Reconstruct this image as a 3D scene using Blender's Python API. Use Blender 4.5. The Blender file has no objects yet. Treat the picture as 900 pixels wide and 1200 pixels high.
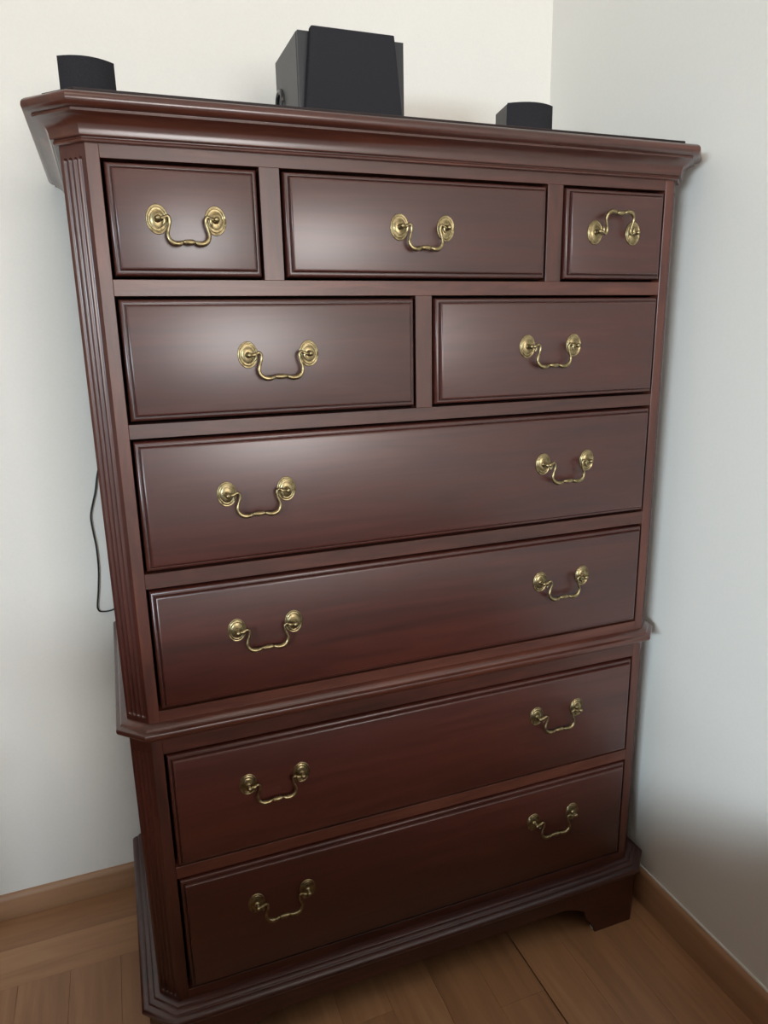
import bpy, bmesh, math, random
from mathutils import Vector, Matrix
random.seed(7)
scene = bpy.context.scene
COL = scene.collection
PI = math.pi

# ------------------------------------------------------------------ camera
DZ = 0.005                                   # chest frame -> world (floor at z = 0)
R = [[0.93539198, -0.35308021, -0.01939616],
     [-0.10433087, -0.22315559, -0.96918350],
     [0.33787115, 0.90859009, -0.24557512]]
cam_data = bpy.data.cameras.new('camera')
cam_data.sensor_fit = 'HORIZONTAL'
cam_data.sensor_width = 36.0
cam_data.lens = 839.60 / 900.0 * 36.0
cam_data.clip_start = 0.02
cam = bpy.data.objects.new('camera', cam_data)
COL.objects.link(cam)
m = Matrix(((R[0][0], -R[1][0], -R[2][0], -0.46658548),
            (R[0][1], -R[1][1], -R[2][1], -1.05942038),
            (R[0][2], -R[1][2], -R[2][2], 1.25725454 + DZ),
            (0, 0, 0, 1)))
cam.matrix_world = m
scene.camera = cam

# ------------------------------------------------------------------ light
scene.view_settings.view_transform = 'Standard'
scene.view_settings.look = 'None'
scene.view_settings.gamma = 1.0
scene.view_settings.use_curve_mapping = False
scene.view_settings.exposure = 0.0

world = bpy.data.worlds.new('sky')
scene.world = world
world.use_nodes = True
wn = world.node_tree.nodes
bg = wn['Background']
bg.inputs['Color'].default_value = (0.78, 0.88, 1.0, 1)
bg.inputs['Strength'].default_value = 1.0

# room extents
YB, XR = 0.505, 0.540                        # back wall, right wall
XL, YF, ZC = -2.6, -3.1, 2.6                 # left wall, window wall, ceiling
WX0, WX1, WZ0, WZ1 = -0.40, 0.48, 0.80, 1.90  # window opening in the front wall
VY0, VY1, VZ0, VZ1 = -2.8, -1.8, 1.36, 1.66    # window opening in the left wall

def area(name, loc, rot, sx, sy, power, color, spread=PI):
    l = bpy.data.lights.new(name, 'AREA')
    l.spread = spread
    l.shape = 'RECTANGLE'; l.size = sx; l.size_y = sy
    l.energy = power; l.color = color
    o = bpy.data.objects.new(name, l); COL.objects.link(o)
    o.location = loc; o.rotation_euler = rot
    return o
area('front_window_daylight', ((WX0 + WX1) / 2, YF + 0.02, (WZ0 + WZ1) / 2), (PI / 2, 0, 0), WX1 - WX0, WZ1 - WZ0, 37, (1.0, 0.965, 0.94), 2.6)
area('left_window_daylight', (XL + 0.02, (VY0 + VY1) / 2, (VZ0 + VZ1) / 2), (PI / 2 - 0.32, 0, -PI / 2 + 0.66), VY1 - VY0, VZ1 - VZ0, 40, (0.71, 0.88, 1.0), 1.7)
pl = bpy.data.lights.new('warm_fill_light', 'POINT')  # added warm fill for the upper walls, without a lamp fixture
pl.energy = 4.4; pl.color = (1.0, 0.85, 0.68); pl.shadow_soft_size = 0.12
plo = bpy.data.objects.new('warm_fill_light', pl); COL.objects.link(plo)
plo.location = (-0.6, -0.9, 2.42)

# ------------------------------------------------------------------ materials
class N:
    def __init__(s, name):
        s.m = bpy.data.materials.new(name); s.m.use_nodes = True
        s.t = s.m.node_tree; s.b = s.t.nodes['Principled BSDF']
        s.o = s.t.nodes['Material Output']
    def n(s, typ, **kw):
        x = s.t.nodes.new(typ)
        for k, v in kw.items():
            if k in x.inputs: x.inputs[k].default_value = v
            else: setattr(x, k, v)
        return x
    def l(s, a, b): s.t.links.new(a, b)
    def ramp(s, fac, stops):
        r = s.n('ShaderNodeValToRGB')
        e = r.color_ramp.elements
        while len(e) < len(stops): e.new(0.5)
        for i, (p, c) in enumerate(stops):
            e[i].position = p; e[i].color = (*c, 1)
        s.l(fac, r.inputs[0]); return r.outputs[0]
    def bump(s, h, strength, dist):
        b = s.n('ShaderNodeBump'); b.inputs['Strength'].default_value = strength
        b.inputs['Distance'].default_value = dist
        s.l(h, b.inputs['Height']); s.l(b.outputs[0], s.b.inputs['Normal'])

def wood(name, stops, scale, rough, coat=0.0, coat_rough=0.2, spec=0.5, blotch=0.35, bump=0.05, vary=0.15):
    w = N(name)
    tc = w.n('ShaderNodeTexCoord'); oi = w.n('ShaderNodeObjectInfo')
    add = w.n('ShaderNodeVectorMath', operation='ADD')
    off = w.n('ShaderNodeVectorMath', operation='SCALE'); off.inputs['Scale'].default_value = 23.0
    comb = w.n('ShaderNodeCombineXYZ')
    for i in range(3): w.l(oi.outputs['Random'], comb.inputs[i])
    w.l(comb.outputs[0], off.inputs[0])
    w.l(tc.outputs['Object'], add.inputs[0]); w.l(off.outputs[0], add.inputs[1])
    mp = w.n('ShaderNodeMapping'); mp.inputs['Scale'].default_value = scale
    w.l(add.outputs[0], mp.inputs[0])
    n1 = w.n('ShaderNodeTexNoise'); n1.inputs['Scale'].default_value = 1.0
    n1.inputs['Detail'].default_value = 6; n1.inputs['Roughness'].default_value = 0.62
    n1.inputs['Distortion'].default_value = 0.6
    w.l(mp.outputs[0], n1.inputs['Vector'])
    mp2 = w.n('ShaderNodeMapping'); mp2.inputs['Scale'].default_value = [v * 0.16 + 1.2 for v in scale]
    w.l(add.outputs[0], mp2.inputs[0])
    n2 = w.n('ShaderNodeTexNoise'); n2.inputs['Scale'].default_value = 1.0; n2.inputs['Detail'].default_value = 3
    w.l(mp2.outputs[0], n2.inputs['Vector'])
    mix = w.n('ShaderNodeMix'); mix.data_type = 'FLOAT'; mix.inputs[0].default_value = blotch
    w.l(n1.outputs[0], mix.inputs[2]); w.l(n2.outputs[0], mix.inputs[3])
    sh = w.n('ShaderNodeMath', operation='MULTIPLY_ADD'); sh.inputs[1].default_value = vary
    w.l(oi.outputs['Random'], sh.inputs[0]); 
    sb = w.n('ShaderNodeMath', operation='SUBTRACT'); sb.inputs[1].default_value = vary / 2
    w.l(mix.outputs[0], sb.inputs[0]); w.l(sb.outputs[0], sh.inputs[2])
    w.l(w.ramp(sh.outputs[0], stops), w.b.inputs['Base Color'])
    w.b.inputs['Roughness'].default_value = rough
    w.b.inputs['Specular IOR Level'].default_value = spec
    w.b.inputs['Coat Weight'].default_value = coat
    w.b.inputs['Coat Roughness'].default_value = coat_rough
    w.bump(n1.outputs[0], bump, 0.002)
    return w.m

MAHO = [(0.30, (0.027, 0.0060, 0.0038)), (0.52, (0.048, 0.0095, 0.0056)), (0.72, (0.070, 0.0155, 0.0092))]
MAHO2 = [(0.30, (0.030, 0.0075, 0.0044)), (0.52, (0.064, 0.0160, 0.0086)), (0.72, (0.112, 0.032, 0.0175))]
M = {}
M['front'] = wood('mahogany_drawer_front', MAHO, (4, 60, 60), 0.38, 0.55, 0.30, vary=0.05, spec=0.5)
M['rail'] = wood('mahogany_rail', MAHO2, (7, 70, 70), 0.42, 0.3, 0.3, spec=0.5)
M['stile'] = wood('mahogany_stile', MAHO2, (70, 70, 7), 0.42, 0.3, 0.3, spec=0.5)
M['post'] = wood('mahogany_post', MAHO, (80, 80, 5), 0.36, 0.35, 0.22)
M['mould'] = wood('mahogany_molding', MAHO2, (5, 80, 80), 0.32, 0.45, 0.18, vary=0.04)
M['side_h'] = wood('mahogany_base', MAHO, (5, 80, 80), 0.36, 0.4, 0.24, vary=0.03)
M['side'] = wood('mahogany_side', MAHO, (50, 50, 4), 0.4, 0.25, 0.25)
M['top'] = wood('dark_top_board', [(0.3, (0.012, 0.006, 0.005)), (0.7, (0.02, 0.009, 0.008))], (4, 60, 60), 0.5, 0.0, 0.3, spec=0.25)
M['plank'] = wood('laminate_plank', [(0.25, (0.25, 0.118, 0.055)), (0.5, (0.37, 0.185, 0.088)), (0.75, (0.50, 0.27, 0.135))],
                  (34, 2.6, 30), 0.42, 0.15, 0.3, vary=0.16, bump=0.04)
M['base'] = wood('laminate_baseboard', [(0.25, (0.27, 0.135, 0.068)), (0.5, (0.36, 0.19, 0.098)), (0.75, (0.46, 0.255, 0.14))],
                 (2.6, 36, 36), 0.42, 0.1, 0.3, vary=0.05, bump=0.03)

def brass():
    w = N('antique_brass')
    tc = w.n('ShaderNodeTexCoord')
    n1 = w.n('ShaderNodeTexNoise'); n1.inputs['Scale'].default_value = 160; n1.inputs['Detail'].default_value = 4
    w.l(tc.outputs['Object'], n1.inputs['Vector'])
    w.l(w.ramp(n1.outputs[0], [(0.3, (0.15, 0.112, 0.056)), (0.6, (0.37, 0.295, 0.16))]), w.b.inputs['Base Color'])
    w.b.inputs['Metallic'].default_value = 1.0
    w.b.inputs['Roughness'].default_value = 0.36
    return w.m
M['brass'] = brass()

def plain(name, col, rough, metal=0.0, noise=0.0, nscale=300, bump=0.0, spec=0.5):
    w = N(name)
    tc = w.n('ShaderNodeTexCoord')
    n1 = w.n('ShaderNodeTexNoise'); n1.inputs['Scale'].default_value = nscale; n1.inputs['Detail'].default_value = 3
    w.l(tc.outputs['Object'], n1.inputs['Vector'])
    lo = [c * (1 - noise) for c in col]; hi = [min(1, c * (1 + noise)) for c in col]
    w.l(w.ramp(n1.outputs[0], [(0.3, lo), (0.7, hi)]), w.b.inputs['Base Color'])
    w.b.inputs['Roughness'].default_value = rough; w.b.inputs['Metallic'].default_value = metal
    w.b.inputs['Specular IOR Level'].default_value = spec
    if bump: w.bump(n1.outputs[0], bump, 0.001)
    return w.m
M['wall'] = plain('painted_wall', (0.80, 0.765, 0.705), 0.75, noise=0.012, nscale=240, bump=0.06, spec=0.3)
M['ceil'] = plain('white_ceiling', (0.82, 0.81, 0.79), 0.85, noise=0.01, nscale=120)
M['subfloor'] = plain('dark_joint', (0.035, 0.02, 0.012), 0.8)
M['black'] = plain('black_vinyl', (0.018, 0.018, 0.021), 0.38, noise=0.15, nscale=500, bump=0.05)
M['grey'] = plain('charcoal_cabinet', (0.036, 0.035, 0.036), 0.42, noise=0.12, nscale=350, bump=0.04)
M['cloth'] = plain('grille_cloth', (0.020, 0.019, 0.022), 0.85, noise=0.3, nscale=900, bump=0.2, spec=0.2)
M['gloss'] = plain('gloss_black', (0.012, 0.012, 0.014), 0.2)
M['cable'] = plain('black_rubber', (0.012, 0.012, 0.012), 0.5)
M['glide'] = plain('pale_nylon', (0.7, 0.68, 0.62), 0.45)
M['white'] = plain('white_frame', (0.82, 0.82, 0.80), 0.4)
M['dark'] = plain('case_interior', (0.02, 0.012, 0.009), 0.7)
def glass():
    w = N('window_glass')
    tr = w.n('ShaderNodeBsdfTransparent'); gl = w.n('ShaderNodeBsdfGlossy'); gl.inputs['Roughness'].default_value = 0.02
    fr = w.n('ShaderNodeFresnel'); fr.inputs['IOR'].default_value = 1.45
    mx = w.n('ShaderNodeMixShader')
    w.l(fr.outputs[0], mx.inputs[0]); w.l(tr.outputs[0], mx.inputs[1]); w.l(gl.outputs[0], mx.inputs[2])
    w.l(mx.outputs[0], w.o.inputs['Surface'])
    return w.m
M['glass'] = glass()

# ------------------------------------------------------------------ helpers
WLOC = {}
def link(name, me, mat, parent=None, loc=(0, 0, 0), rot=None):
    o = bpy.data.objects.new(name, me); COL.objects.link(o)
    if mat is not None and not me.materials: me.materials.append(mat)
    loc = Vector(loc)
    if parent is not None:
        o.parent = parent; o.location = loc - WLOC[parent.name]
    else:
        o.location = loc
    if rot: o.rotation_euler = rot
    WLOC[o.name] = loc
    return o
def mesh(verts, faces, org=(0, 0, 0), smooth=None):
    ox, oy, oz = org
    me = bpy.data.meshes.new('m')
    me.from_pydata([(x - ox, y - oy, z - oz) for x, y, z in verts], [], faces)
    bm = bmesh.new(); bm.from_mesh(me)
    bmesh.ops.recalc_face_normals(bm, faces=bm.faces[:])
    bm.to_mesh(me); bm.free()
    if smooth:
        me.polygons.foreach_set('use_smooth', [True] * len(me.polygons))
        me.set_sharp_from_angle(angle=math.radians(smooth))
    me.update()
    return me
def box_mesh(sx, sy, sz, bev=0.0, seg=1):
    bm = bmesh.new()
    bmesh.ops.create_cube(bm, size=1.0)
    for v in bm.verts: v.co = Vector((v.co.x * sx, v.co.y * sy, v.co.z * sz))
    if bev: bmesh.ops.bevel(bm, geom=bm.edges[:], offset=bev, segments=seg, affect='EDGES', profile=0.5)
    me = bpy.data.meshes.new('b'); bm.to_mesh(me); bm.free()
    return me
def box(name, x0, x1, y0, y1, z0, z1, mat, parent=None, bev=0.0, dz=DZ, seg=1):
    me = box_mesh(x1 - x0, y1 - y0, z1 - z0, bev, seg)
    return link(name, me, mat, parent, ((x0 + x1) / 2, (y0 + y1) / 2, (z0 + z1) / 2 + dz))
def tag(o, label=None, cat=None, group=None, kind=None):
    if label: o['label'] = label
    if cat: o['category'] = cat
    if group: o['group'] = group
    if kind: o['kind'] = kind
    return o
def empty(name, loc, rz=0):
    o = bpy.data.objects.new(name, None); COL.objects.link(o)
    o.location = loc; o.rotation_euler = (0, 0, rz); o.empty_display_size = 0.05
    WLOC[o.name] = Vector(loc)
    return o
def lathe(profile, rx=1.0, rz=1.0, n=28):
    """profile (r, h): axis along -Y"""
    v, f = [], []
    for r, h in profile:
        for i in range(n):
            a = 2 * PI * i / n
            v.append((rx * r * math.cos(a), -h, rz * r * math.sin(a)))
    for j in range(len(profile) - 1):
        for i in range(n):
            k = (i + 1) % n
            f.append((j * n + i, j * n + k, (j + 1) * n + k, (j + 1) * n + i))
    f.append(tuple(range((len(profile) - 1) * n, len(profile) * n)))
    return v, f
def catmull(pts, sub):
    out = []
    P = [pts[0]] + list(pts) + [pts[-1]]
    for i in range(1, len(P) - 2):
        for s in range(sub):
            t = s / sub
            out.append(tuple(0.5 * ((2 * b) + (-a + c) * t + (2 * a - 5 * b + 4 * c - d) * t * t + (-a + 3 * b - 3 * c + d) * t ** 3)
                             for a, b, c, d in zip(P[i - 1], P[i], P[i + 1], P[i + 2])))
    out.append(tuple(pts[-1]))
    return out
def tube(pts, n=10):
    """pts: (x, y, z, r)"""
    v, f = [], []
    N_ = len(pts)
    up = Vector((0, -1, 0.001))
    for i, p in enumerate(pts):
        a = Vector(pts[max(i - 1, 0)][:3]); b = Vector(pts[min(i + 1, N_ - 1)][:3])
        t = (b - a).normalized()
        s = t.cross(up)
        if s.length < 1e-4: s = t.cross(Vector((1, 0, 0)))
        s.normalize(); u = s.cross(t)
        for k in range(n):
            an = 2 * PI * k / n
            q = Vector(p[:3]) + (s * math.cos(an) + u * math.sin(an)) * p[3]
            v.append(tuple(q))
    for i in range(N_ - 1):
        for k in range(n):
            k2 = (k + 1) % n
            f.append((i * n + k, i * n + k2, (i + 1) * n + k2, (i + 1) * n + k))
    f.append(tuple(range(n))); f.append(tuple(range((N_ - 1) * n, N_ * n)))
    return v, f

# ------------------------------------------------------------------ room shell
T = 0.12
def S(o): o['kind'] = 'structure'; return o
wb = S(box('wall_back', XL - T, XR + T, YB, YB + T, -0.1, ZC, M['wall'], dz=0))
wr = S(box('wall_right', XR, XR + T, YF - T, YB, -0.1, ZC, M['wall'], dz=0))
# front wall with the window opening
fv, ff = [], []
def addbox(v, f, x0, x1, y0, y1, z0, z1):
    b = len(v)
    v += [(x, y, z) for x in (x0, x1) for y in (y0, y1) for z in (z0, z1)]
    f += [tuple(b + i for i in q) for q in ((0, 1, 3, 2), (4, 6, 7, 5), (0, 4, 5, 1), (2, 3, 7, 6), (0, 2, 6, 4), (1, 5, 7, 3))]
for r_ in ((XL, WX0, -0.1, ZC), (WX1, XR, -0.1, ZC), (WX0, WX1, -0.1, WZ0), (WX0, WX1, WZ1, ZC)):
    addbox(fv, ff, r_[0], r_[1], YF - T, YF, r_[2], r_[3])
wf = S(link('wall_front', mesh(fv, ff), M['wall']))
lv, lf = [], []
for r_ in ((YF - T, VY0, -0.1, ZC), (VY1, YB, -0.1, ZC), (VY0, VY1, -0.1, VZ0), (VY0, VY1, VZ1, ZC)):
    addbox(lv, lf, XL - T, XL, r_[0], r_[1], r_[2], r_[3])
wl = S(link('wall_left', mesh(lv, lf), M['wall']))
win2 = S(empty('window_2', (XL - 0.07, (VY0 + VY1) / 2, VZ0)))
for y0, y1, z0, z1 in ((VY0, VY0 + .06, VZ0, VZ1), (VY1 - .06, VY1, VZ0, VZ1), (VY0 + .06, VY1 - .06, VZ0, VZ0 + .06),
                       (VY0 + .06, VY1 - .06, VZ1 - .06, VZ1)):
    box('frame', XL - .1, XL - .04, y0, y1, z0, z1, M['white'], win2, 0.004, dz=0)
box('pane', XL - .074, XL - .068, VY0 + .06, VY1 - .06, VZ0 + .06, VZ1 - .06, M['glass'], win2, dz=0)
S(box('ceiling', XL - T, XR + T, YF - T, YB + T, ZC, ZC + 0.1, M['ceil'], dz=0))
win = S(empty('window_1', ((WX0 + WX1) / 2, YF - 0.07, WZ0)))
for x0, x1, z0, z1 in ((WX0, WX0 + .06, WZ0, WZ1), (WX1 - .06, WX1, WZ0, WZ1), (WX0 + .06, WX1 - .06, WZ0, WZ0 + .06),
                       (WX0 + .06, WX1 - .06, WZ1 - .06, WZ1), (0.01, 0.07, WZ0 + .06, WZ1 - .06)):
    box('frame', x0, x1, YF - .1, YF - .04, z0, z1, M['white'], win, 0.004, dz=0)
for x0, x1 in ((WX0 + .06, 0.01), (0.07, WX1 - .06)):
    box('pane', x0, x1, YF - .074, YF - .068, WZ0 + .06, WZ1 - .06, M['glass'], win, dz=0)

# floor: slab plus planks, border planks along the back wall
fl = S(box('floor', XL - T, XR + T, YF - T, YB + T, -0.12, -0.012, M['subfloor'], dz=0))
PW = 0.0973
def plank(x0, x1, y0, y1, rot=False, gap=0.0003):
    sx, sy = x1 - x0 - gap, y1 - y0 - gap
    if rot: me = box_mesh(sy, sx, 0.012, 0.0004)
    else: me = box_mesh(sx, sy, 0.012, 0.0004)
    link('plank', me, M['plank'], fl, ((x0 + x1) / 2, (y0 + y1) / 2, -0.006), (0, 0, PI / 2) if rot else None)
YBD = 0.297
for y0, y1 in ((YBD, 0.4), (0.4, YB - 0.001)):
    x = XL
    st = 0.35 if y0 < 0.35 else 0.9
    cuts = [XL, XL + st, XL + st + 1.2, XR - 0.001] if y0 < .35 else [XL, -1.35, -0.10, XR - 0.001]
    for a, b in zip(cuts, cuts[1:]): plank(a, b, y0, y1, True)
k = math.floor((XL - 0.206) / PW)
while 0.206 + k * PW < XR - 0.004:
    x0 = max(XL, 0.206 + k * PW); x1 = min(XR - 0.001, 0.206 + (k + 1) * PW)
    g = 0.0026 if k == 0 else 0.0
    ys = [YBD]; y = YBD - random.uniform(0.2, 1.3)
    while y > YF + 0.15: ys.append(y); y -= 1.25
    ys.append(YF)
    if x1 - x0 > 0.004:
        for a, b in zip(ys, ys[1:]): plank(x0 + g, x1, b, a)
    k += 1

# baseboards
def bb_back(h):
    prof = [(0, 0), (-0.013, 0), (-0.013, h - 0.012), (-0.011, h - 0.006), (-0.006, h - 0.001), (0, h)]
    v, f = [], []
    for x in (XL, XR):
        for d, z in prof: v.append((x, YB + d, z))
    n = len(prof)
    for i in range(n): f.append((i, (i + 1) % n, n + (i + 1) % n, n + i))
    f.append(tuple(range(n))); f.append(tuple(range(n, 2 * n)))
    org = (-1.0, YB, 0)
    return S(link('baseboard_back', mesh(v, f, org, 30), M['base'], None, org))
def bb_right(h):
    # local X along the wall so the grain follows it
    prof = [(0, 0), (0.013, 0), (0.013, h - 0.010), (0.011, h - 0.005), (0.006, h - 0.001), (0, h)]
    L0, L1 = YF, YB - 0.013
    v, f = [], []
    for y in (L0, L1):
        for d, z in prof: v.append((y, d, z))
    n = len(prof)
    for i in range(n): f.append((i, (i + 1) % n, n + (i + 1) % n, n + i))
    f.append(tuple(range(n))); f.append(tuple(range(n, 2 * n)))
    o = S(link('baseboard_right', mesh(v, f, (0, 0, 0), 30), M['base'], None, (XR, 0, 0)))
    o.rotation_euler = (0, 0, PI / 2)
    return o
bb_back(0.057)
bb_right(0.080)
# pale sealant line where the right wall meets its baseboard
S(box('trim_1', XR - 0.0035, XR, YF, YB - 0.013, 0.0795, 0.083, M['white'], dz=0))

# ------------------------------------------------------------------ the chest
A, B1, B2, CC = 0.45, 0.2462, 0.2177, 0.0137
Z1T, Z1B, Z2T, Z2B, Z3T, Z3B, Z4T, Z4B = 1.4781, 1.3298, 1.3084, 1.1362, 1.1157, 0.9161, 0.8927, 0.693
Z5T, Z5B, Z6T, Z6B = 0.6184, 0.4078, 0.3858, 0.16
FX, CH, BACK = 0.467, 0.0305, 0.485          # half width of the face frame, cant, depth
SX = FX + CH
chest = empty('tall_chest_of_drawers', (0, 0.24, 0))
tag(chest, 'tall dark mahogany chest of nine drawers with brass handles in the room corner', 'chest of drawers')

def sweep(name, prof, mat, close_top=False, close_bottom=False, smooth=32, ybk=BACK):
    def ring(o, z):
        return [(-SX - o, ybk, z), (-SX - o, CH - .4142 * o, z), (-FX - .4142 * o, -o, z),
                (FX + .4142 * o, -o, z), (SX + o, CH - .4142 * o, z), (SX + o, ybk, z)]
    v, f = [], []
    for o, z in prof: v += ring(o, z + DZ)
    n = len(prof)
    for j in range(n - 1):
        for i in range(5):
            f.append((j * 6 + i, j * 6 + i + 1, (j + 1) * 6 + i + 1, (j + 1) * 6 + i))
    # ends and caps
    f.append(tuple(j * 6 for j in range(n)) if True else ())
    f.append(tuple(j * 6 + 5 for j in range(n)))
    if close_top: f.append(tuple((n - 1) * 6 + i for i in range(6)))
    if close_bottom: f.append(tuple(range(6)))
    org = (0, 0.2, sum(z for _, z in prof) / n + DZ)
    return link(name, mesh(v, f, org, smooth), mat, chest, org)

# face frame: stiles, rails, dividers
bv = 0.0006
for z0, z1 in ((0.674, 1.496), (0.14, 0.65)):
    for s in (-1, 1):
        xs = sorted((s * A, s * FX))
        box('stile', xs[0], xs[1], 0, 0.022, z0, z1, M['stile'], chest, bv)
for z0, z1 in ((Z1T, 1.496), (Z2T, Z1B), (Z3T, Z2B), (Z4T, Z3B), (0.674, Z4B), (Z5T, 0.65), (Z6T, Z5B), (0.14, Z6B)):
    box('rail', -A, A, 0, 0.022, z0, z1, M['rail'], chest, 0.0004)
for x0, x1, z0, z1 in ((-B1, -B2, Z1B, Z1T), (B2, B1, Z1B, Z1T), (-CC, CC, Z2B, Z2T)):
    box('divider', x0, x1, 0, 0.022, z0, z1, M['stile'], chest, 0.0004)
# carcase
for z0, z1 in ((0.674, 1.496), (0.14, 0.65)):
    for s in (-1, 1):
        xs = sorted((s * SX, s * (SX - 0.018)))
        box('side_panel', xs[0], xs[1], CH, BACK, z0, z1, M['side'], chest, bv)
    box('back_panel', -SX + .018, SX - .018, BACK - 0.010, BACK, z0, z1, M['dark'], chest)
box('case_bottom', -SX + .018, SX - .018, 0.03, BACK - .01, 0.14, 0.155, M['dark'], chest)
box('case_deck', -SX + .018, SX - .018, 0.03, BACK - .01, 0.65, 0.674, M['dark'], chest)

# fluted canted corner posts
def post(s, z0, z1, f0, f1):
    W = CH * math.sqrt(2); ns = 49
    cent = [W / 2 + (i - 1.5) * 0.0088 for i in range(4)]
    r, dep = 0.0036, 0.0030
    zs = [z0, z0 + (f0 - z0) * .5]
    for k in range(9): zs.append(f0 - 0 + r * (k / 4 - 1) if False else f0 + r * k / 6)
    zs += [f0 + 0.05 + (f1 - f0 - 0.1) * k / 6 for k in range(7)]
    for k in range(9): zs.append(f1 - r * (8 - k) / 6)
    zs += [f1 + (z1 - f1) * .5, z1]
    zs = sorted(zs)
    v, f = [], []
    for z in zs:
        for i in range(ns):
            t = W * i / (ns - 1)
            d = 0
            for c in cent:
                dz_ = max(f0 + r - z, z - (f1 - r), 0)
                q = math.hypot(t - c, dz_)
                if q < r: d = dep * math.sqrt(1 - (q / r) ** 2)
            # along the cant from the frame corner outwards, pushed in along the normal
            x = -FX - t / math.sqrt(2) + d / math.sqrt(2)
            y = t / math.sqrt(2) + d / math.sqrt(2)
            v.append((s * -x if s > 0 else x, y, z + DZ))
    nz = len(zs)
    for j in range(nz - 1):
        for i in range(ns - 1):
            f.append((j * ns + i, j * ns + i + 1, (j + 1) * ns + i + 1, (j + 1) * ns + i))
    # solid back: inner corner line
    b = len(v)
    xi = -FX + 0.0
    for z in (z0, z1): v.append((-s * xi if s > 0 else xi, CH, z + DZ))
    f.append(tuple(j * ns for j in range(nz)) + (b + 1, b))
    f.append(tuple(j * ns + ns - 1 for j in range(nz)) + (b + 1, b))
    f.append(tuple(range(ns)) + (b,)); f.append(tuple((nz - 1) * ns + i for i in range(ns)) + (b + 1,))
    org = (s * (FX + CH / 2), CH / 2, (z0 + z1) / 2 + DZ)
    link('fluted_post', mesh(v, f, org, 50), M['post'], chest, org)
for s in (-1, 1):
    post(s, 0.674, 1.496, 0.684, 1.4794)
    post(s, 0.14, 0.65, 0.150, 0.6225)

# cornice, top board, waist and base moldings
CORN = [(0, 1.4945), (.0045, 1.4945), (.0060, 1.4957), (.0066, 1.4975), (.0060, 1.4990), (.0048, 1.4996), (.0048, 1.5006),
        (.0092, 1.5010), (.0100, 1.5022), (.0100, 1.5034), (.0104, 1.5078), (.0118, 1.5124), (.0146, 1.5168), (.0186, 1.5206),
        (.0226, 1.5230), (.0262, 1.5242), (.0272, 1.5246), (.0272, 1.5276), (.0300, 1.5280), (.0334, 1.5292), (.0360, 1.5314), (.0376, 1.5342),
        (.0380, 1.5366), (.0375, 1.5398), (.0358, 1.5426), (.0330, 1.5446), (.0295, 1.5456), (.0240, 1.5460), (0, 1.5462)]
sweep('cornice', CORN, M['mould'], True, True)
TOPB = [(.012, 1.5462), (.0125, 1.5466), (.0125, 1.5535), (.0118, 1.5540)]
sweep('top_board', TOPB, M['top'], True, True, ybk=BACK - .01)
WAIST = [(0, .6435), (.003, .6470), (.0065, .6515), (.0115, .6530), (.0160, .6550), (.0178, .6580), (.0180, .6610), (.0170, .6638),
         (.0140, .6656), (.0120, .6660), (.0112, .6668), (.0105, .6688), (.0085, .6712), (.0050, .6735), (.0015, .6755), (0, .6757)]
sweep('waist_molding', WAIST, M['mould'], True, True)
BASE = [(.0, .1160), (.0260, .1165), (.0295, .1185), (.0315, .1215), (.0320, .1245), (.0305, .1280), (.0270, .1305), (.0225, .1318), (.0200, .1320),
        (.0190, .1328), (.0182, .1345), (.0150, .1365), (.0105, .1370), (.0095, .1380), (.0085, .1398), (.0050, .1415), (.0, .1420)]
sweep('base_molding', BASE, M['side_h'], True, True)

# apron with bracket feet: two parts, front apron and each foot
AO = 0.021
def prism(name, poly, thick, place, mat, org):
    """poly in (u, z); place(u, w, z) -> world, w in 0..thick"""
    v, f = [], []
    n = len(poly)
    for w in (0, thick):
        for u, z in poly: v.append(place(u, w, z))
    for i in range(n): f.append((i, (i + 1) % n, n + (i + 1) % n, n + i))
    f.append(tuple(range(n))); f.append(tuple(range(n, 2 * n)))
    return v, f
box('apron', -0.3056, 0.3056, -AO, -AO + 0.02, 0.076, 0.1175, M['side_h'], chest, 0.001)
for s in (-1, 1):
    xs = sorted((s * (SX + AO), s * (SX + AO - 0.02)))
    box('apron', xs[0], xs[1], 0.17, 0.36, 0.076, 0.1175, M['side_h'], chest, 0.001)
zf = -DZ
def curve_in():                               # bracket edge, distance from the corner and height
    pts = [(0.092, zf), (0.094, zf + .012), (0.103, zf + .026), (0.112, zf + .036), (0.116, zf + .048), (0.122, zf + .062),
           (0.138, zf + .071), (0.160, zf + .079), (0.170, 0.076), (0.1705, 0.1175)]
    return pts
FC = FX + .4142 * AO                          # front corner of the foot
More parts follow.
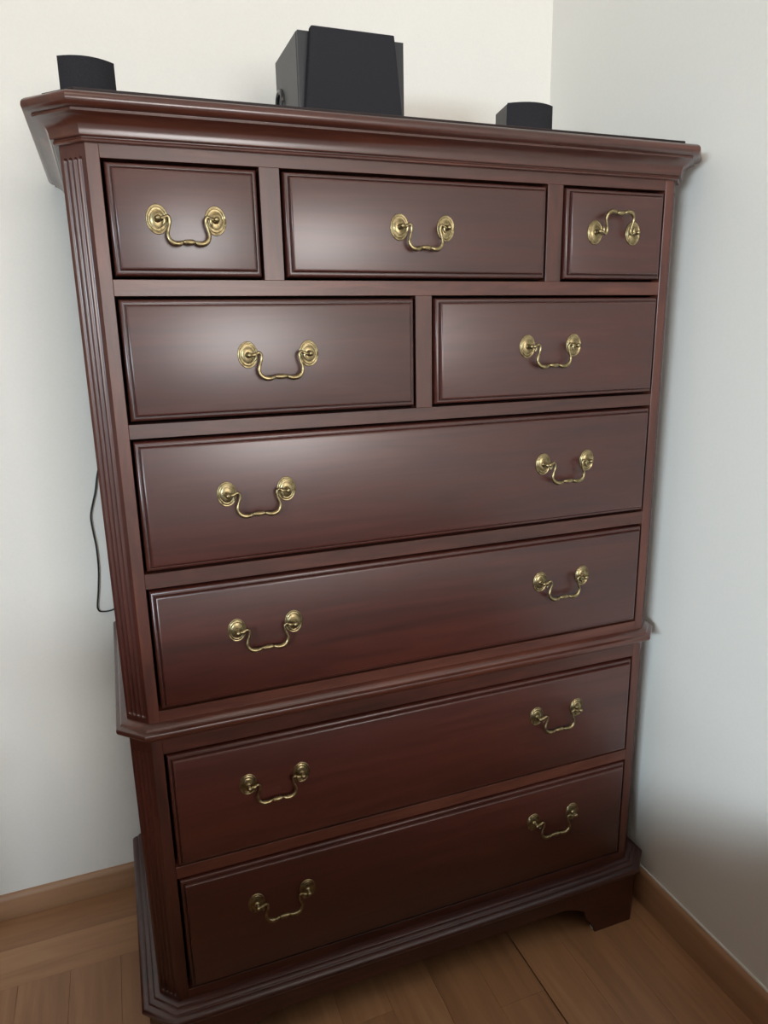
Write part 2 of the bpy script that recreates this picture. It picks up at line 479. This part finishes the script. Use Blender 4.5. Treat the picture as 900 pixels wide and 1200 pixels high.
for s in (-1, 1):
    v, f = [], []
    prof = curve_in()
    poly = [(0, 0.1175), (0, zf + .03), (0.001, zf)] + prof
    a, b = prism('', poly, 0.02, lambda u, w, z: (s * (FC - u), -AO + w, z + DZ), None, None)
    v += a; f += b
    # canted corner block and side bracket
    cy = CH - .4142 * AO
    n0 = len(v)
    corner = [(FC, -AO), (SX + AO, cy), (SX + AO - .02, cy + .004), (FC, -AO + .02)]
    for z in (zf, 0.1175):
        for x, y in corner: v.append((s * x, y, z + DZ))
    f += [tuple(n0 + i for i in q) for q in ((0, 1, 5, 4), (1, 2, 6, 5), (2, 3, 7, 6), (3, 0, 4, 7), (0, 1, 2, 3), (4, 5, 6, 7))]
    n0 = len(v)
    a, b = prism('', [(0, 0.1175), (0, zf)] + prof, 0.02, lambda u, w, z: (s * (SX + AO - w), cy + u * 0.85, z + DZ), None, None)
    v += a; f += [tuple(n0 + i for i in q) for q in b]
    org = (s * 0.45, 0.02, 0.06)
    foot = link('bracket_foot', mesh(v, f, org), M['side_h'], chest, org)
    gv, gf = lathe([(0.002, 0.0), (0.0095, 0.0), (0.0105, 0.002), (0.0105, 0.006)], n=16)
    gv = [(x, z, -y) for x, y, z in gv]
    gl = link('glide', mesh(gv, gf), M['glide'], foot, (s * (FC - 0.084), -AO + 0.0115, 0.0))
    # rear foot
    v, f = [], []
    a, b = prism('', [(0, 0.1175), (0, zf)] + prof, 0.02, lambda u, w, z: (s * (SX + AO - w), BACK - u * 0.85, z + DZ), None, None)
    org = (s * 0.5, 0.44, 0.06)
    link('bracket_foot', mesh(a, b, org), M['side'], chest, org)

# drawers: molded edge, raised panel face
FACE = 0.0100
DPROF = [(.0040, .020), (.0040, .0035), (.0043, .0010), (.0052, -.0014), (.0066, -.0030), (.0082, -.0037), (.0096, -.0036),
         (.0102, -.0018), (.0108, -.0018), (.0111, -.0060), (.0119, -.0082), (.0132, -.0095), (.0150, -FACE)]
def drawer(x0, x1, z0, z1):
    cx, cz, hx, hz = (x0 + x1) / 2, (z0 + z1) / 2, (x1 - x0) / 2, (z1 - z0) / 2
    v, f = [], []
    for i, y in DPROF:
        v += [(-hx + i, y, -hz + i), (hx - i, y, -hz + i), (hx - i, y, hz - i), (-hx + i, y, hz - i)]
    n = len(DPROF)
    for j in range(n - 1):
        for k in range(4):
            k2 = (k + 1) % 4
            f.append((j * 4 + k, j * 4 + k2, (j + 1) * 4 + k2, (j + 1) * 4 + k))
    f.append((0, 1, 2, 3)); f.append(tuple((n - 1) * 4 + k for k in range(4)))
    return link('drawer', mesh(v, f, (0, 0, 0), 35), M['front'], chest, (cx, 0, cz + DZ))

# brass bail handle pieces (shared meshes)
PL = [(1.0, 0), (1.0, .0009), (.965, .0017), (.92, .0019), (.87, .0012), (.83, .0011), (.79, .0019), (.74, .0023), (.69, .0019),
      (.66, .0017), (.60, .0024), (.45, .0032), (.25, .0036), (.001, .0037)]
pv, pf = lathe(PL, 0.0146, 0.0190, 40)
plate_me = mesh(pv, pf, (0, 0, 0), 60)
KN = [(.0046, .0034), (.0046, .0042), (.0030, .0052), (.0023, .0065), (.0023, .0090), (.0031, .0098), (.0031, .0104), (.0026, .0108),
      (.0034, .0118), (.0039, .0132), (.0040, .0145), (.0035, .0160), (.0024, .0172), (.0010, .0178), (.0001, .0179)]
kv, kf = lathe(KN, 1, 1, 18)
knob_me = mesh(kv, kf, (0, 0, 0), 60)
BP = [(-.0455, 0, 0, .0019), (-.0415, 0, 0, .0017), (-.0390, 0, .0000, .0022), (-.0365, 0, .0006, .0022), (-.0340, 0, .0020, .0018),
      (-.0312, 0, .0027, .0017), (-.0288, 0, .0010, .0016), (-.0279, 0, -.0030, .0015), (-.0289, 0, -.0080, .0014), (-.0311, 0, -.0135, .0015),
      (-.0325, 0, -.0188, .0017), (-.0312, 0, -.0240, .0020), (-.0272, 0, -.0282, .0024), (-.0215, 0, -.0302, .0026), (-.0155, 0, -.0301, .0025),
      (-.0110, 0, -.0287, .0019), (-.0092, 0, -.0281, .0012), (-.0078, 0, -.0281, .0020), (-.0038, 0, -.0284, .0026), (0, 0, -.0285, .0028)]
def bail_mesh(sx, sz):
    P = BP + [(-x, y, z, r) for x, y, z, r in BP[-2::-1]]
    P = [(x * sx, y, z * sz, r * (1.4 if abs(x) < .033 else 1.25)) for x, y, z, r in P]
    v, f = tube(catmull(P, 4), 10)
    # curled hook under each knuckle
    for s in (-1, 1):
        hk = [(s * .0365 * sx, 0, .0008, .0024), (s * .0358 * sx, 0, -.0026, .0022), (s * .0365 * sx, 0, -.0058, .0018), (s * .0385 * sx, 0, -.0076, .0013)]
        a, b = tube(catmull(hk, 3), 8)
        n0 = len(v); v += a; f += [tuple(n0 + i for i in q) for q in b]
    return mesh(v, f, (0, 0, 0), 60)
bail_big, bail_small = bail_mesh(0.985, 1.10), bail_mesh(0.83, 1.03)
def handle(dr, x, z, sp, small=False, up=False):
    for s in (-1, 1):
        link('backplate', plate_me, M['brass'], dr, (x + s * sp / 2, -FACE, z + DZ))
        link('knob', knob_me, M['brass'], dr, (x + s * sp / 2, -FACE, z + DZ))
    b = link('bail', bail_small if small else bail_big, M['brass'], dr, (x, -FACE - .0126, z + DZ))
    if up:
        b.rotation_euler = (math.radians(186), 0, 0)
        b['label'] = 'brass bail stuck upright'
HANDLES = [  # drawer box, handles
    ((-A, -B1, Z1B, Z1T), [(-.3491, 1.405, True, False)]),
    ((-B2, B2, Z1B, Z1T), [(-.0055, 1.405, True, False)]),
    ((B1, A, Z1B, Z1T), [(.3405, 1.4065, True, True)]),
    ((-A, -CC, Z2B, Z2T), [(-.2345, 1.227, False, False)]),
    ((CC, A, Z2B, Z2T), [(.2258, 1.227, False, False)]),
    ((-A, A, Z3B, Z3T), [(-.2787, 1.0273, False, False), (.2640, 1.0273, False, False)]),
    ((-A, A, Z4B, Z4T), [(-.2787, .8113, False, False), (.2665, .8113, False, False)]),
    ((-A, A, Z5B, Z5T), [(-.2792, .5385, False, False), (.2695, .5405, False, False)]),
    ((-A, A, Z6B, Z6T), [(-.2797, .3050, False, False), (.2715, .3065, False, False)]),
]
for (x0, x1, z0, z1), hs in HANDLES:
    d = drawer(x0, x1, z0, z1)
    for x, z, small, up in hs: handle(d, x, z, 0.0755 if small else 0.0897, small, up)

# ------------------------------------------------------------------ speakers on top
ZT = 1.5540 + DZ
sw = empty('subwoofer', (-0.055, 0.23, ZT))
tag(sw, 'large black subwoofer box in the middle of the chest top', 'speaker')
sw.rotation_euler = (0, 0, 0)
SY, SW, SH, SD = 0.15, 0.0885, 0.1515, 0.145   # front plane, half width, height, depth
sx0 = -0.0575
def local_box(name, x0, x1, y0, y1, z0, z1, mat, parent, bev=0.0, seg=1):
    return box(name, x0, x1, y0, y1, z0, z1, mat, parent, bev, dz=0, seg=seg)
cab = local_box('cabinet', sx0 - SW, sx0 + SW, SY, SY + SD, ZT + .006, ZT + SH, M['grey'], sw, 0.0018, 2)
v, f = [], []
# front baffle: taller than the cabinet, wider at the bottom
def slab(wb_, wt_, z0, z1, y0, y1, cx):
    v = [(cx - wb_, y0, z0), (cx + wb_, y0, z0), (cx + wt_, y0, z1), (cx - wt_, y0, z1),
         (cx - wb_, y1, z0), (cx + wb_, y1, z0), (cx + wt_, y1, z1), (cx - wt_, y1, z1)]
    f = [(0, 1, 2, 3), (4, 5, 6, 7), (0, 1, 5, 4), (1, 2, 6, 5), (2, 3, 7, 6), (3, 0, 4, 7)]
    return v, f
v, f = slab(SW - .001, SW - .001, ZT + .006, ZT + SH - .001, SY - .006, SY, sx0)
link('front_frame', mesh(v, f, (sx0, SY, ZT + .07)), M['black'], sw, (sx0, SY, ZT + .07))
v, f = slab(SW - .004, SW - .0205, ZT + .004, ZT + SH + .0030, SY - .020, SY - .006, sx0 - .0012)
gm = mesh(v, f, (sx0, SY, ZT + .07))
bm = bmesh.new(); bm.from_mesh(gm); bmesh.ops.bevel(bm, geom=bm.edges[:], offset=.002, segments=2, affect='EDGES', profile=.5); bm.to_mesh(gm); bm.free()
link('grille', gm, M['cloth'], sw, (sx0, SY, ZT + .07))
# bass port on the left side
rv, rf = lathe([(.0, -.003), (.0150, -.003), (.0165, .003), (.0200, .0052), (.0235, .0044), (.0250, .0005), (.0250, -.002)], n=36)
rv = [(y, x, z) for x, y, z in rv]
pm = mesh(rv, rf, (0, 0, 0), 40)
link('bass_port', pm, M['gloss'], sw, (sx0 - SW, SY + SD - .028, ZT + .078))
for ax in (-1, 1):
    for ay in (0.02, SD - .02):
        local_box('rubber_foot', sx0 + ax * .07 - .008, sx0 + ax * .07 + .008, SY + ay - .008, SY + ay + .008, ZT, ZT + .006, M['cable'], sw)

def satellite(name, cx, y, w, h, depth, rz, label):
    root = empty(name, (cx, y, ZT), rz)
    tag(root, label, 'speaker', 'satellite speakers on the chest top')
    root2 = root
    # body: convex front, slightly tapering
    def body(bulge, yf, yb, wb_, wt_, z0, z1, n=10, inset=0):
        v, f = [], []
        for z, w_ in ((z0, wb_), (z1, wt_)):
            for i in range(n + 1):
                t = -1 + 2 * i / n
                v.append((t * w_ / 2, yf - bulge * (1 - t * t), z))
            v.append((w_ / 2 * .82, yb, z)); v.append((-w_ / 2 * .82, yb, z))
        m_ = n + 3
        for i in range(m_): f.append((i, (i + 1) % m_, m_ + (i + 1) % m_, m_ + i))
        f.append(tuple(range(m_))); f.append(tuple(range(m_, 2 * m_)))
        return v, f
    def add(nm, vf, mat, bev=0):
        me = mesh(vf[0], vf[1], (0, 0, 0), 40)
        o = bpy.data.objects.new(nm, me); me.materials.append(mat); COL.objects.link(o); o.parent = root
        return o
    add('cabinet', body(.004, -.004, depth, w, w * .985, .008, h - .0015), M['black'])
    add('grille', body(.016, -.006, -.0045, w, w * .99, .010, h), M['cloth'])
    add('base_stand', body(.008, -.002, depth * .8, w * .8, w * .7, 0, .008), M['black'])
    return root
satellite('satellite_speaker', -0.4525, 0.20, 0.0790, 0.0955, 0.06, math.radians(7), 'small black satellite speaker at the left end of the chest top')
satellite('satellite_speaker', 0.2990, 0.20, 0.0925, 0.0955, 0.06, math.radians(-4), 'small black satellite speaker on the chest top nearest the wall corner')

# ------------------------------------------------------------------ cable against the back wall
yc = YB - 0.0035
CP = [(-.470, .262, ZT + .02), (-.475, .40, ZT + .006), (-.478, .475, ZT + .004), (-.480, yc - .004, ZT - .03), (-.480, yc - .006, 1.40), (-.482, yc - .006, 1.20), (-.490, yc - .003, 1.06), (-.5110, yc, .992), (-.5200, yc, .952), (-.5275, yc, .928),
      (-.5345, yc, .900), (-.5335, yc, .868), (-.5310, yc, .833), (-.5320, yc, .785), (-.5370, yc, .742), (-.5425, yc, .708),
      (-.5425, yc, .697), (-.5370, yc, .6905), (-.5200, yc, .6895), (-.505, yc, .694), (-.48, yc - .006, .705), (-.42, yc - .006, .70), (-.36, yc - .006, .62), (-.33, yc - .006, .3), (-.33, yc - .006, .10)]
cv, cf = tube([(*q, .0017) for q in catmull(CP, 5)], 8)
cb = link('speaker_cable', mesh(cv, cf, (-.53, yc, .8), 60), M['cable'], None, (-.53, yc, .8))
tag(cb, 'thin black cable hanging down the wall behind the chest', 'cable')

# ------------------------------------------------------------------ made-up furniture out of view, added to shade the low part of the room
M['linen'] = plain('blocker_linen', (0.48, 0.45, 0.43), 0.9, noise=0.1, nscale=200)  # pale, to bounce fill light off the unseen block
def blocker_piece(name, label, cat, x0, x1, y0, y1, h):
    r = empty(name, ((x0 + x1) / 2, (y0 + y1) / 2, 0))
    tag(r, label, cat)
    box('top', x0, x1, y0, y1, h - 0.03, h, M['front'], r, 0.004, dz=0)
    box('body', x0 + .015, x1 - .015, y0 + .015, y1 - .015, 0.08, h - 0.03, M['front'], r, 0.002, dz=0)
    for x in (x0 + .05, x1 - .05):
        for y in (y0 + .05, y1 - .05): box('leg', x - .025, x + .025, y - .025, y + .025, 0, 0.08, M['side'], r, 0.002, dz=0)
blocker_piece('added_tall_blocker', 'unseen dark box added left of the chest to keep light off its lower drawers', 'added_tall_blocker', -1.36, -0.95, -1.0, -0.62, 0.98)  # invented blocker, keeps left window light off the lower drawers
blocker_piece('added_low_blocker', 'unseen low dark box added to shade the lower left of the back wall', 'cabinet', -1.80, -1.15, -0.10, 0.485, 0.65)  # added out of view so the back wall darkens at lower left
added_bed_blocker = empty('added_bed_blocker', (-0.2, -1.7, 0))  # unseen addition whose edge casts the shade on the right wall
tag(added_bed_blocker, 'unseen block with a pale grey cover, added to shade the lower right wall', 'added_bed_blocker')
box('blocker_frame', -0.93, 0.525, -2.70, -0.72, 0.12, 0.40, M['side'], added_bed_blocker, 0.01, dz=0)
box('blocker_mattress', -0.92, 0.515, -2.69, -0.73, 0.40, 0.65, M['linen'], added_bed_blocker, 0.03, dz=0, seg=3)
box('blocker_headboard', -0.93, 0.525, -2.75, -2.70, 0.12, 1.05, M['side'], added_bed_blocker, 0.01, dz=0)
for x in (-0.86, 0.45):
    for y in (-2.6, -0.82): box('leg', x - .03, x + .03, y - .03, y + .03, 0, 0.12, M['side'], added_bed_blocker, 0.004, dz=0)
